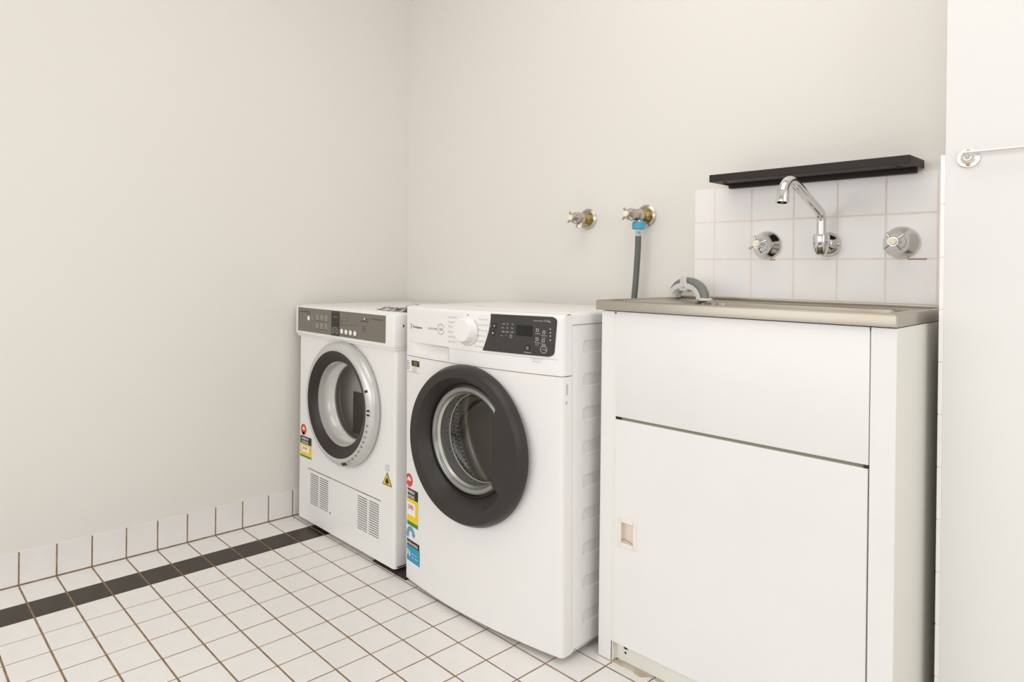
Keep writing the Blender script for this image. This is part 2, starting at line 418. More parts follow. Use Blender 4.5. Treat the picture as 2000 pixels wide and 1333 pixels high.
# front panel with the door hole
HC = (2.95, 4.80); HR = 1.86
def panel_with_hole(mb, x0, x1, z0, z1, hc, hr, surf, n=96, m=12):
    rs = []
    for k in range(m+1):
        t = k/m; ring = []
        for i in range(n):
            a = 2*math.pi*i/n; c, s_ = math.cos(a), math.sin(a)
            kx = (x1-hc[0])/c if c > 1e-9 else (x0-hc[0])/c if c < -1e-9 else 1e9
            kz = (z1-hc[1])/s_ if s_ > 1e-9 else (z0-hc[1])/s_ if s_ < -1e-9 else 1e9
            R = min(kx, kz); r = hr+(R-hr)*t; x, z = hc[0]+r*c, hc[1]+r*s_
            ring.append((x, -surf(x, z), z))
        rs.append(ring)
    mb.rings(rs)
    for cx, cz, px_, pz_ in ((x0, z0, x0, z0), (x1, z0, x1, z0), (x0, z1, x0, z1), (x1, z1, x1, z1)):
        # fill the small corner triangles between the two nearest boundary points
        best = sorted(rs[-1], key=lambda p: (p[0]-cx)**2+(p[2]-cz)**2)[:2]
        on_x = [p for p in rs[-1] if abs(p[0]-cx) < 1e-6]; on_z = [p for p in rs[-1] if abs(p[2]-cz) < 1e-6]
        p1 = min(on_x, key=lambda p: abs(p[2]-cz)); p2 = min(on_z, key=lambda p: abs(p[0]-cx))
        if (abs(p1[2]-cz) > 1e-5 or abs(p2[0]-cx) > 1e-5): mb.add([p1, p2, (cx, -surf(cx, cz), cz)], [(0, 1, 2)])
fp = MB(); ZP0, ZP1 = .10, 6.80
panel_with_hole(fp, .2, 5.7, ZP0, ZP1, HC, HR, wsurf)
def side_strip(mb, xs, z0, z1, tail):
    pl = [(x, -wsurf(x)) for x in xs]
    pl = pl+tail if tail else pl
    mb.grid(lambda u, v: (*pl[round(u*(len(pl)-1))], z0+(z1-z0)*v), len(pl)-1, 1)
L = [x for x in XS if x <= .2001]; Rr = [x for x in XS if x >= 5.6999]
side_strip(fp, L[::-1], ZP0, ZP1, [(0, .36)]); side_strip(fp, Rr, ZP0, ZP1, [(5.9, .36)])
pl = [(0, .36)]+[(x, -wsurf(x)) for x in XS]+[(5.9, .36)]
for z in (ZP0, ZP1): fp.add([(x, y, z) for x, y in pl]+[(5.6, .5, z), (.3, .5, z)], [tuple(range(len(pl)+2))])
fp.build('front_panel', m_enamel, W_, smooth=40)
# control fascia with the scooped drawer handle
ZF0, ZF1 = 6.822, 8.30
def scoop(x, z):
    if not (.18 < x < 2.16 and 6.93 < z < 7.245): return 0
    return .26*smooth01((x-.18)/1.3)*((z-6.93)/.315)**.8
def fsurf(x, z):
    e = max(0, z-(ZF1-.10)); return wsurf(x)-scoop(x, z)-(.10-math.sqrt(max(0, .01-e*e)) if e > 0 else 0)
fx = sorted(set([round(v, 4) for v in XS]+[.17, .185, 2.15, 2.155, 2.165]+[.18+.06*k for k in range(33)]))
fz = [ZF0, 6.9, 6.93]+[6.93+.315*k/10 for k in range(1, 10)]+[7.24, 7.246, 7.4, 7.8, 8.1, 8.2, 8.23, 8.26, 8.28, 8.295, 8.30]
mb = MB(); mb.grid(lambda u, v: (lambda x, z: (x, -fsurf(x, z), z))(fx[round(u*(len(fx)-1))], fz[round(v*(len(fz)-1))]), len(fx)-1, len(fz)-1)
mb.add([(0, 0.1, ZF0), (0, .36, ZF0), (0, .36, 8.28), (0, 0.1, 8.28)], [(0, 1, 2, 3)])
mb.add([(5.9, 0.1, ZF0), (5.9, .36, ZF0), (5.9, .36, 8.28), (5.9, 0.1, 8.28)], [(0, 1, 2, 3)])
mb.add([(x, y, ZF0) for x, y in pl], [tuple(range(len(pl)))])
tl = [(x, -fsurf(x, 8.30), 8.30) for x in fx]; mb.add(tl+[(x, .36, 8.31) for x in fx], [(i, i+1, len(fx)+i+1, len(fx)+i) for i in range(len(fx)-1)])
mb.build('control_fascia', m_plast, W_, smooth=40)
# drawer outline and seam
d = Decal(fsurf); d.rect(2.175, 2.19, 6.86, 7.25, .004); d.rect(2.2, 5.88, 7.205, 7.215, .004, n=30); d.build('drawer_seam', m_plg, W_)
mb = MB(); mb.grid(lambda u, v: (.02+5.86*u, -(wsurf(.02+5.86*u)-.05), 6.79+.07*v), 40, 1); mb.build('panel_seam', m_seam, W_, smooth=0)
# dark display glass
def dispx(z): return 3.52+(3.80-3.52)*math.sin(max(0, min(1, (z-7.27)/.97))*math.pi/2)
mb = MB(); NU, NV = 30, 24
def dp(u, v, e):
    z = 7.27+.97*v; xl = dispx(z); xr = 5.76-.09*(1-v)
    r = .13
    dz = min(z-7.27, 8.24-z)
    if dz < r: xr -= r-math.sqrt(max(0, r*r-(r-dz)**2))
    x = xl+(xr-xl)*u
    return (x, -(fsurf(x, z if z < 8.2 else 8.2)+e), z)
mb.grid(lambda u, v: dp(u, v, .022), NU, NV)
per = [(i/NU, 0) for i in range(NU)]+[(1, i/NV) for i in range(NV)]+[(1-i/NU, 1) for i in range(NU)]+[(0, 1-i/NV) for i in range(NV)]
mb.rings([[dp(u, v, .022) for u, v in per], [dp(u, v, -.01) for u, v in per]])
mb.build('display_panel', m_charc, W_, smooth=30)
D1 = lambda x, z: fsurf(x, min(z, 8.2))+.024
Decal(D1).rect(4.62, 5.09, 7.73, 8.0, n=4).build('screen', m_blackg, W_)
for bx_, bz_, br_ in ((3.93, 7.935, .075), (3.88, 7.745, .075), (4.955, 7.44, .085)):
    Decal(D1).disc(bx_, bz_, br_).build('touch_button', m_blackp, W_)
d = Decal(D1)
d.text('Temp', 3.66, 7.92, .065, e=.01); d.text('Spin', 3.64, 7.73, .065, e=.01)
d.disc(3.93, 7.935, .022, e=.012); d.disc(3.88, 7.745, .026, e=.012)
rows = [['cold', '20', '30'], ['40', '60', '90'], ['1200', '800', '400'], ['no', '*', '']]
for r_, row in enumerate(rows):
    for c_, t in enumerate(row): 
        if t: d.text(t, 4.18+c_*.15-r_*.012, 7.985-.10*r_, .055, e=.01)
d.ring(4.46, 7.70, .04, .01, e=.01)
d.text('SensorClean', 5.13, 8.115, .05, e=.01, width=.27); d.text('7.5kg', 5.42, 8.11, .07, e=.01, width=.17)
for (x, z, t) in ((5.20, 7.80, 'Prewash'), (5.38, 7.76, 'Extra'), (5.19, 7.58, 'Easy'), (5.36, 7.55, 'Delay')):
    d.text(t, x-.03, z, .055, e=.01, width=.14); d.frame(x, x+.075, z+.065, z+.135, .012, e=.01)
    d.text('rinse' if t != 'Prewash' else '', x-.02, z-.055, .04, e=.01, width=.1)
for z in (7.93, 7.84, 7.76, 7.66): d.rect(5.575, 5.605, z, z+.03, e=.01)
d.ring(5.41, 7.44, .095, .012, e=.01); d.text('>||', 5.36, 7.415, .07, e=.01, width=.10)
d.ring(4.955, 7.44, .035, .012, e=.016); d.text('Options', 4.86, 7.315, .055, e=.01, width=.2)
d.build('lettering', m_plight, W_, 'pale lettering and symbols on the dark display')
# program knob
kx, kz = 2.93, 7.77; kb = bow(kx)
MB().lathe([(.0, .0), (.36, .0), (.36, .03), (.34, .05), (.325, .22), (.30, .25), (.0, .26)], (kx, -kb+.02, kz), n=56).build('program_knob', m_plast, W_, smooth=40)
d = Decal(D1); d.ring(kx+.03, kz-.02, .405, .02, a0=-125, a1=50); d.build('knob_scale', m_plg, W_)
d = Decal(fsurf)
d.text('Westinghouse', .42, 7.665, .10, width=.52, bold=True)
d.frame(.30, .37, 7.64, 7.78, .014)
d.text('EASYCARE', 1.24, 7.68, .075, width=.44); d.text('500', 1.76, 7.68, .09, width=.16); d.ring(1.84, 7.715, .15, .012, a0=15, a1=165); d.ring(1.84, 7.715, .15, .012, a0=195, a1=345)
d.disc(kx+.03, 8.17, .02)
d.build('brand_lettering', m_pgrey, W_, 'grey brand lettering left of the knob')
d = Decal(fsurf)
for i, t in enumerate(('Quick Wash', 'Delicates', 'Wool', 'Rapid', 'Handwash', 'Spin Only')): d.text(t, 2.16+.0*i, 8.06-.135*i, .068, width=.30 if i else .36)
for i, t in enumerate(('Cottons', 'Cotton Eco', 'Mixed', 'Synthetics', 'Bedding', 'Tub Clean')): d.text(t, 3.36-(.03*i), 8.06-.145*i, .068, width=.32)
d.text('10 YEAR MOTOR', 5.02, 7.165, .06, width=.34); d.text('WARRANTY', 5.06, 7.10, .055, width=.26)
d.build('program_lettering', m_plg, W_)
# certification sticker (printed card; no code), energy label, water label
def label_sub(name, parts, lab):
    root = None
    for nm, m, dd in parts:
        o = dd.build(nm, m, W_ if root is None else root)
        if root is None: root = o; root.name = name; root['label'] = lab
    return root
a = Decal(wsurf); a.rect(.03, .80, 6.33, 6.70, .004, n=10)
k = Decal(wsurf); k.rect(.36, .79, 6.52, 6.69, .008, n=6)
t = Decal(wsurf); t.text('IMPORTANT', .48, 6.61, .055, .012, width=.26); t.text('NOTICE', .48, 6.55, .05, .012, width=.2)
g = Decal(wsurf); 
for q in range(4): g.rect(.38, .72-.07*(q % 2), 6.48-.04*q, 6.49-.04*q, .008)
for q in range(5): g.rect(.08, .22+.05*(q % 2), 6.64-.06*q, 6.66-.06*q, .008)
g.rect(.03, .8, 6.33, 6.338, .008, n=8)
label_sub('notice_sticker', [('notice_sticker', m_swht, a), ('dark_band', m_sblk, k), ('lettering', m_ygl, t), ('fine_print', m_pgrey, g)], 'white notice sticker with black and yellow corner')
def energy(parent, surf, x0, x1, ztop, zblk, zyel, zgrn, zbot, num, slope=0):
    w_ = x1-x0
    base = Decal(surf); base.rect(x0, x1, zblk, ztop, .005, n=6); o = base.build('energy_label', m_sblk, parent, 'energy rating label, black over yellow')
    d = Decal(surf); d.text('ENERGY', x0+.14*w_, zblk+(ztop-zblk)*.55, (ztop-zblk)*.42, .010, width=.62*w_, bold=True); d.text('RATING', x0+.14*w_, zblk+(ztop-zblk)*.10, (ztop-zblk)*.42, .010, width=.58*w_, bold=True)
    d.rect(x0+.12*w_, x1-.18*w_, zyel+.28*(zblk-zyel), zblk-.15*(zblk-zyel), .012, n=4); d.build('white_print', m_swht, o)
    d = Decal(surf); d.rect(x0, x1, zyel, zblk, .006, n=6); d.build('yellow_field', m_ygl, o)
    d = Decal(surf); d.rect(x0, x1, zgrn, zyel, .006, n=6); d.build('green_band', m_sgrn, o)
    d = Decal(surf); d.text(num, x0+.22*w_, zyel+.55*(zblk-zyel), (zblk-zyel)*.27, .016, width=.42*w_, bold=True)
    cx, cz = x0+.28*w_, ztop+.24; R = .20
    d.ring(cx, cz, R, .10, .006, a0=0, a1=360, n=20)
    d.poly([(cx-.10, cz-.02), (cx+.10, cz-.02), (cx+.06, cz-.2), (cx-.06, cz-.2)], .006)
    d.build('red_print', m_sred, o)
energy(W_, wsurf, .04, .74, 2.83, 2.53, 1.85, 1.73, 1.73, '290')
base = Decal(wsurf); base.rect(.04, .82, 1.12, 1.30, .005, n=8); o = base.build('water_label', m_sblk, W_, 'water rating label, blue with white 76')
d = Decal(wsurf); d.rect(.04, .84, .66, 1.12, .006, n=8); d.build('blue_field', m_sblu, o)
d = Decal(wsurf); d.text('WATER RATING', .08, 1.16, .11, .010, width=.66, bold=True); d.text('76', .10, .82, .24, .012, width=.24, bold=True); d.text('litres', .40, .90, .08, .012, width=.3); d.text('per wash', .40, .80, .08, .012, width=.36)
d.rect(.04, .85, .60, .66, .006, n=8); d.build('white_print', m_swht, o)
d = Decal(wsurf); d.ring(.33, 1.48, .22, .13, .006, a0=-20, a1=200, n=20); d.disc(.16, 1.42, .07, .006); d.disc(.52, 1.5, .06, .006); d.build('teal_stars', m_steal, o)
# door rim
DC = (2.97, 4.70)
def ringpts(cx, cz, r, dep, n=120, clip=None):
    out = []
    for i in range(n):
        a = 2*math.pi*i/n; x, z = r*math.cos(a), r*math.sin(a)
        if clip: x = clip(x, z)
        out.append((cx+x, -dep, cz+z))
    return out
def chord(x, z):
    t = smooth01((z+1.05)/.25)*smooth01((1.35-z)/.5)
    lim = 1.16; return x if x <= lim else x+(lim-x)*t
door = MB().rings([ringpts(*DC, 1.95, .20), ringpts(*DC, 2.10, .27), ringpts(*DC, 2.135, .31), ringpts(*DC, 2.135, .40), ringpts(*DC, 2.09, .52), ringpts(*DC, 2.035, .605), ringpts(*DC, 2.02, .615),
    ringpts(3.0, 4.74, 1.79, .620, clip=chord),
 ringpts(3.0, 4.745, 1.765, .615, clip=chord), ringpts(2.98, 4.77, 1.66, .48, clip=chord), ringpts(2.95, 4.80, 1.50, .26), ringpts(2.95, 4.80, 1.47, .16), ringpts(2.95, 4.8, 1.50, .0)]).build('door_rim', m_rim, W_, smooth=28)
MB().lathe([(1.50, .24), (1.50, .29), (1.46, .30), (1.455, .24)], (2.95, 0, 4.8), n=96).build('door_inner_ring', m_blackp, door, smooth=40)
MB().lathe([(1.455, .16), (1.44, .26), (1.39, .31), (1.33, .31), (1.28, .25), (1.25, .12), (1.215, -.14), (1.20, -.20)], (2.95, 0, 4.8), n=96).build('glass_side_wall', m_glassw, door, smooth=60)
MB().lathe([(1.20, -.20), (1.15, -.27), (1.0, -.32), (.6, -.36), (.0, -.37)], (2.95, 0, 4.8), n=96).build('door_glass', m_glass, door, smooth=60)
MB().lathe([(1.45, .20), (1.43, .24), (1.30, .25), (1.22, .15), (1.25, .05), (1.40, .0), (1.45, .20)], (2.95, 0, 4.8), n=96).build('glass_clamp_ring', m_steelin, door, smooth=50)
MB().lathe([(1.20, -.19), (1.212, -.20), (1.212, -.22), (1.20, -.23), (1.188, -.21), (1.20, -.19)], (2.95, 0, 4.8), n=96).build('glass_edge', m_plight, door, smooth=60)
MB().lathe([(1.88, .2), (1.86, -.1), (1.7, -.2), (1.6, -.3), (1.62, -.42), (1.66, -.48)], (2.95, 0, 4.8), n=80).build('door_seal', m_rub, W_, smooth=60)
def druv(p): return ((math.atan2(p.z-4.8, p.x-2.95)/(2*math.pi)) % 1.0, p.y/3.0)
drum = MB().lathe([(1.62, -.46), (1.75, -.48), (2.3, -.52), (2.46, -.62), (2.50, -.8), (2.50, -1.75)], (2.95, 0, 4.8), n=96).build('drum', m_drum, W_, smooth=60, uv=druv)
MB().lathe([(2.50, -1.75), (2.44, -1.75), (2.43, -1.80), (2.47, -1.86)], (2.95, 0, 4.8), n=96).build('drum_ridge', m_steelin, drum, smooth=60)
MB().lathe([(2.47, -1.86), (2.40, -2.0), (2.28, -2.08), (2.2, -2.10), (2.15, -2.05), (2.05, -2.08), (.9, -2.12), (.0, -2.12)], (2.95, 0, 4.8), n=64).build('drum_back', m_drumback, drum, smooth=50)
for k in range(3):
    a = math.radians(148+120*k); u = Vector((math.cos(a), 0, math.sin(a))); v = Vector((-math.sin(a), 0, math.cos(a)))
    rs = []
    for y, hh, ww in ((.62, .05, .2), (.75, .42, .32), (1.3, .55, .36), (1.85, .42, .3), (2.02, .15, .2)):
        c = Vector((2.95, y, 4.8))
        rs.append([c+u*(2.52-hh*q)+v*ww*p for p, q in ((-1, 0), (-.5, .75), (-.2, 1), (.2, 1), (.5, .75), (1, 0))])
    MB().rings(rs, closed=False).build('drum_paddle', m_drumback, drum, smooth=60)
for x in (.5, 5.4):
    for y in (.5, 4.0):
        zb = (x+.06)*.0118
        MB().lathe([(.0, -zb-.0), (.20, -zb), (.20, .05), (.1, .07), (.1, .18), (0, .18)], (x, y, 0.0), axis=(0, 0, 1), n=20).build('foot', m_blackp, W_, smooth=40)
d = Decal(lambda x, z: 0)
top = MB(); 
for x in (1.95, 2.12): top.lathe([(.03, 0), (.03, .006), (0, .008)], (x, 1.15, 8.33), axis=(0, 0, 1), n=10)
top.build('screw_cover', m_pgrey, W_)
mk = MB().box(5.9, 5.903, .12, .19, 6.36, 6.62); mk.box(5.9, 5.903, .1, .17, 6.14, 6.22); mk.build('side_print', m_plg, W_, smooth=0)

# ------------------------------------------------------------------ tumble dryer
D_ = thing('tumble_dryer', 'white tumble dryer with grey control panel and silver door ring by the left wall', 'dryer', (-1.90, 8.994, 0))
DW = 5.93; DZ0, DZ1 = .16, 8.03; DD = 5.25
b = MB(); b.box(0, .06, .1, DD, DZ0, DZ1-.02); b.box(0, DW, DD-.06, DD, DZ0, DZ1-.02); b.box(0, DW, .1, DD, DZ0, DZ0+.06); b.box(DW-.06, DW, .1, DD, DZ0, DZ1-.02, b=.02)
b.build('body_shell', m_enamel2, D_)
MB().box(0, DW, .06, DD, DZ1-.05, DZ1+.03, b=.03).build('top_lid', m_enamel2, D_)
DHC = (3.1, 4.85)
def dsurf(x, z=0):
    e = min(x, DW-x); r = .08
    return -(0 if e >= r else r-math.sqrt(max(0, r*r-(r-e)**2)))
# lower front panel in pieces round the hole and the vent opening
fp = MB(); panel_with_hole(fp, .1, DW-.1, 2.6, 6.90, DHC, 1.88, lambda x, z: 0)
for s_ in (0, 1):
    pl2 = [(.1, 0), (.06, .01), (.025, .03), (.008, .06), (0, .11)]
    pl2 = [(DW-x, y) for x, y in pl2] if s_ else pl2
    fp.grid(lambda u, v: (*pl2[round(u*4)], DZ0+(6.90-DZ0)*v), 4, 1)
VX0, VX1, VZ0, VZ1 = .70, 5.20, .76, 2.10
fp.grid(lambda u, v: (.1+(DW-.2)*u, 0, VZ1+(2.6-VZ1)*v), 1, 1)
fp.grid(lambda u, v: (.1+(VX0-.1)*u, 0, VZ0+(VZ1-VZ0)*v), 1, 1); fp.grid(lambda u, v: (VX1+(DW-.1-VX1)*u, 0, VZ0+(VZ1-VZ0)*v), 1, 1)
fp.grid(lambda u, v: (.1+(DW-.2)*u, 0, DZ0+(VZ0-DZ0)*v), 1, 1); fp.grid(lambda u, v: (.1+(DW-.2)*u, .1*u*0+.1*v, DZ0), 1, 1)
fp.build('front_panel', m_enamel2, D_, smooth=40)
# vent cover: frame, a slotted grille each side and a ribbed middle
vc = MB(); e = .025
xs = [.885, 1.46, 1.52, 2.12]; xr = [3.92, 4.49, 4.56, 5.12]; zt, zb = 1.99, .86
vc.box(VX0, .885, -.015, .04, VZ0, VZ1-e, b=.01); vc.box(2.12, 2.22, -.015, .04, VZ0, VZ1-e); vc.box(3.82, 3.92, -.015, .04, VZ0, VZ1-e); vc.box(5.12, VX1, -.015, .04, VZ0, VZ1-e, b=.01)
for x0, x1 in ((.885, 2.12), (3.92, 5.12)):
    vc.box(x0, x1, -.015, .04, zt, VZ1-e); vc.box(x0, x1, -.015, .04, VZ0, zb)
vc.box(1.46, 1.52, -.015, .04, zb, zt); vc.box(4.49, 4.56, -.015, .04, zb, zt)
vc.box(2.22, 3.82, 0, .04, VZ0, VZ1-e)
cov = vc.build('vent_cover', m_enamel2, D_, smooth=0)
MB().box(VX0-.02, VX1+.02, .06, .10, VZ0-.02, VZ1+.02).build('vent_backing', m_vents, D_, smooth=0)
N = 15; pt_ = (zt-zb)/N; me = None
for gx0, gx1 in ((.885, 1.46), (1.52, 2.12), (3.92, 4.49), (4.56, 5.12)):
    for k in range(N):
        z = zb+pt_*(k+.5)
        MB().box(gx0, gx1, -.012, .035, z-.002, z+.036).build('louvre', m_enamel2, cov, smooth=0)
rb = MB()
for k in range(17):
    z = VZ0+.09+k*(VZ1-VZ0-.18)/16; rb.box(2.26, 3.78, -.008, .0, z-.012, z+.012)
o = rb.build('ribs', m_enamel2, cov, smooth=0)
MB().box(2.235, 2.25, -.02, 0, .84, .90).build('latch_mark', m_pdark, cov, smooth=0)
MB().box(VX0, VX1, .0, .03, VZ1-.02, VZ1+.0).build('cover_seam', m_pdark, D_, smooth=0)
# control fascia, proud of the front and wrapping round the corners
f = MB()
prof = [(-.15, 7.98), (-.15, 7.04), (-.13, 6.98), (-.06, 6.93), (0.0, 6.90)]
f.box(-.06, DW+.05, -.14, .62, 6.98, 8.02, b=.045, seg=3)
rs = [[(x0, y, z) for x0, y, z in ((-.06+i_, -.14+j_, 7.05), (DW+.05-i_, -.14+j_, 7.05), (DW+.05-i_, .60, 7.05), (-.06+i_, .60, 7.05))] for i_, j_ in ((0, 0),)]
f.box(-.04, DW+.03, -.07, .60, 6.90, 7.06, b=.03, seg=2)
f.build('control_fascia', m_plast, D_, smooth=40)
dz0, dz1 = 7.105, 7.967
gp = MB().box(.125, 5.55, -.155, -.10, dz0, dz1, b=.008, seg=1).build('control_panel', m_dgrey, D_, smooth=0); gp['label'] = 'grey rectangular control panel'
P_ = lambda x, z=0: .156
Decal(P_).rect(2.44, 2.95, dz0+.0, dz1-.02).build('display_strip', m_charc, gp)
Decal(P_).rect(2.46, 2.93, 7.42, 7.86, .008).build('display_window', m_blackp, gp)
d = Decal(P_)
for i in range(3):
    for j in range(2):
        x = 1.50+.29*i; z = 7.66-.29*j; d.frame(x-.07, x+.09, z-.07, z+.09, .012)
        d.rect(x-.015, x+.025, z-.02, z+.05)
for x in (2.57, 2.81): d.ring(x, 7.27, .075, .014, e=.012)
d.ring(1.15, 7.62, .05, .01); d.rect(2.55, 2.80, 7.385, 7.395, .012); d.rect(2.58, 2.82, 7.75, 7.76, .012)
d.build('panel_symbols', m_plight, gp)
for bx_, bz_, br_ in [(.90, 7.60, .085), (4.43, 7.795, .03)]+[(3.09+.265*k, 7.295-.005*k, .085) for k in range(4)]:
    Decal(P_).disc(bx_, bz_, br_).build('push_button', m_swht, gp, 'white round button')
d = Decal(P_)
d.text('Fisher&Paykel', .26, 7.80, .10, width=.68); d.text('Power', .82, 7.735, .07, width=.18)
for i, t in enumerate(('Heavy', 'Cotton', 'Easy Iron')): d.text(t, 1.40+.29*i, 7.535, .05, width=.2)
for i, t in enumerate(('Delicate', 'Bulky', 'Air')): d.text(t, 1.40+.29*i, 7.235, .05, width=.2)
for i, t in enumerate(('Dry', 'Damp', 'Extra', 'Wrinkle')): d.text(t, 3.03+.265*i, 7.50+.01*i, .06, width=.16); d.text(t, 3.03+.265*i, 7.15, .05, width=.14)
d.text('High', 3.03, 7.62, .06, width=.14); d.text('Med', 3.3, 7.62, .06, width=.14); d.text('Temp', 3.32, 7.75, .06, width=.16); d.text('Low', 3.03, 7.72, .05, width=.1)
d.text('AutoSensing', 4.20, 7.70, .075, width=.42, bold=True); d.text('dry', 4.50, 7.775, .07, width=.2); d.text('Clothes Dryer', 4.82, 7.80, .07, width=.62)
d.ring(4.40, 7.48, .09, .012); d.rect(4.35, 4.45, 7.475, 7.485)
d.build('panel_lettering', m_pdark, gp, 'dark lettering on the grey panel')
MB().box(DW+.05, DW+.053, .20, .25, 7.62, 7.70).build('side_screw', m_pdark, D_, smooth=0)
# door ring
dr = MB().lathe([(1.98, .0), (2.08, .05), (2.10, .14), (2.08, .25), (2.0, .345), (1.9, .40), (1.82, .415), (1.79, .40)], (DHC[0], 0, DHC[1]), n=120).build('door_ring', m_silver, D_, smooth=60)
MB().lathe([(1.80, .395), (1.70, .36), (1.45, .235), (1.42, .20)], (DHC[0], 0, DHC[1]), n=96).build('door_bezel', m_blackp, dr, smooth=60)
MB().lathe([(1.43, .19), (.0, .19)], (DHC[0], 0, DHC[1]), n=80).build('door_glass', m_glass2, dr, smooth=0)
MB().lathe([(1.43, .20), (1.41, .0), (1.36, -.30), (1.30, -.34), (1.28, -.42)], (DHC[0], 0, DHC[1]), n=96).build('door_inner_rim', mat('silver_inner_plastic', (246, 245, 242), .22, metal=.3), dr, smooth=60)
MB().lathe([(1.86, -.02), (1.5, -.38), (1.30, -.42), (1.24, -.46), (1.24, -.54), (1.32, -.58), (1.45, -.60)], (DHC[0], 0, DHC[1]), n=96).build('door_seal', m_charc, D_, smooth=60)
dd = MB().lathe([(1.30, -.58), (1.9, -.62), (2.1, -.7), (2.1, -.95), (2.0, -1.10), (.0, -1.12)], (DHC[0], 0, DHC[1]), n=80).build('drum', mat('dryer_drum_steel', (196, 192, 184), .4, metal=.15), D_, smooth=30)
MB().box(2.02, 3.2, 1.04, 1.12, 3.50, 4.98, b=.06).build('drum_dark_box', m_blackp, dd)  # dark rounded box against the drum's rear wall
# engraved marks round the ring
def rp(a, r, e):
    return (DHC[0]+r*math.cos(a), -e, DHC[1]+r*math.sin(a))
mk = MB()
for k, (deg, w_) in enumerate(((-12, .05), (-18, .04), (-24, .04), (-30, .05), (-36, .05), (-43, .05), (-50, .06), (-57, .06), (-64, .03))):
    a = math.radians(deg); a2 = a+w_*.5
    mk.add([rp(a, 1.88, .412), rp(a, 1.95, .385), rp(a2, 1.95, .385), rp(a2, 1.88, .412)], [(0, 1, 2, 3)])
mk.build('ring_marks', m_pgrey, dr, smooth=0)
mk = MB()
for deg, w_ in ((20, .04), (2, .03), (-2, .03), (-78, .14)):
    a = math.radians(deg); a2 = a+w_
    r1, r2 = (1.86, 1.97) if deg > -70 else (1.93, 2.02)
    mk.add([rp(a, r1, .416 if deg > -70 else .40), rp(a, r2, .382 if deg > -70 else .352), rp(a2, r2, .382 if deg > -70 else .352), rp(a2, r1, .416 if deg > -70 else .40)], [(0, 1, 2, 3)])
mk.build('ring_arrows', m_blackp, dr, smooth=0)
flat = lambda x, z=0: .0
energy(D_, flat, .13, .93, 3.20, 2.92, 2.50, 2.43, 2.43, '236')
d = Decal(flat); tri = [(5.28, 2.66), (5.78, 2.66), (5.53, 3.08)]; d.poly(tri, .005); o = d.build('warning_sticker', m_sblk, D_, 'yellow triangular flame warning sticker')
d = Decal(flat); cx, cz = 5.53, 2.79; d.poly([(cx+(x-cx)*.82, cz+(z-cz)*.82) for x, z in tri], .009); d.build('yellow_triangle', m_ygl, o)
d = Decal(flat); d.poly([(5.44, 2.76), (5.47, 2.72), (5.59, 2.72), (5.62, 2.76), (5.60, 2.84), (5.56, 2.87), (5.53, 2.95), (5.50, 2.87), (5.46, 2.84)], .012); d.rect(5.42, 5.64, 2.695, 2.705, .012); d.build('flame', m_sblk, o)
d = Decal(flat); d.frame(5.43, 5.53, 3.12, 3.30, .02); d.frame(5.53, 5.63, 3.12, 3.30, .02); d.build('manual_symbol', m_plg, D_)
for x in (.35, 5.5):
    for y in (.5, 4.8): MB().lathe([(0, 0), (.2, 0), (.2, .06), (.1, .07), (.1, .18), (0, .18)], (x, y, .055 if x > 3 and y < 1 else 0), axis=(0, 0, 1), n=16).build('foot', m_blackp, D_, smooth=40)

# rubber mat under the dryer corner
mb = MB().box(-.85, .85, -.62, .62, 0, .055, b=.01, seg=1)
o = mb.build('rubber_mat', m_mat, smooth=0); setloc(o, (3.68, 9.66, 0.001)); tag(o, 'dark brown speckled rubber mat on the floor under the corner of the dryer', 'mat')

# crumpled printed plastic bag on the dryer
bag = MB()
def bagp(u, v):
    x = -.50+1.75*u; y = -.30+.95*v*(1-.2*u)
    h = .07+.05*math.sin(7*u+3*v)+.035*math.sin(17*u-9*v)+.02*math.sin(31*u+23*v)
    ed = min(1, 6*min(u, 1-u, v, 1-v)+.02)
    return (x+.03*math.sin(9*v), y+.04*math.sin(11*u), .012+max(0.01, h)*ed*(.35+1.5*u))
bag.grid(bagp, 44, 30)
m_bag = mat('purple_printed_plastic', (84, 60, 70), .3, var=(16, (206, 196, 204), .53, .62))
o = bag.build('plastic_bag', m_bag, smooth=80); setloc(o, (2.72, 9.75, DZ1+.03))
tag(o, 'crumpled purple and white printed plastic bag lying on the dryer', 'plastic bag')

# ------------------------------------------------------------------ sink cabinet
K_ = thing('laundry_cabinet', 'white laundry cabinet with one door and recessed pull under the steel sink', 'cabinet', (10.589, 10.276, 0), rz=.025)
CW = 6.10; KZ = 8.46; KD = 3.75
c = MB(); c.box(0, .345, 0, .03, .02, KZ, b=.006, seg=1); c.box(0, .03, .02, KD, .02, KZ); c.build('left_side', m_cabf, K_, smooth=0)
c = MB(); c.box(5.70, CW, 0, .03, .02, KZ, b=.006, seg=1); c.box(5.70, 5.73, .02, .24, .02, KZ); c.build('right_stile', m_cabf, K_, smooth=0)
c = MB(); c.box(CW-.03, CW-.002, .025, KD, .02, KZ); o = c.build('right_side', m_cabs, K_, smooth=0); o['label'] = 'cream side panel'
c = MB(); c.box(.03, CW-.03, KD-.03, KD, .02, KZ); c.build('back', m_cabs, K_, smooth=0)
c = MB(); c.box(.345, .375, .05, .24, .02, .5); c.box(.345, .40, .018, .05, .5, KZ); c.box(.345, 5.7, .12, .16, 5.7, 6.1); c.box(.345, 5.7, .22, .25, .02, .6); c.build('kickboard', m_kick, K_, smooth=0)
MB().box(.395, 5.685, .0, .11, 5.935, KZ, b=.012).build('upper_panel', m_cabf, K_)
X0, X1, Z0, Z1 = .405, 5.675, .50, 5.865; hx0, hx1, hz0, hz1 = .57, .95, 2.93, 3.47
def rect_(x0, x1, z0, z1, y): return [(x0, y, z0), (x1, y, z0), (x1, y, z1), (x0, y, z1)]
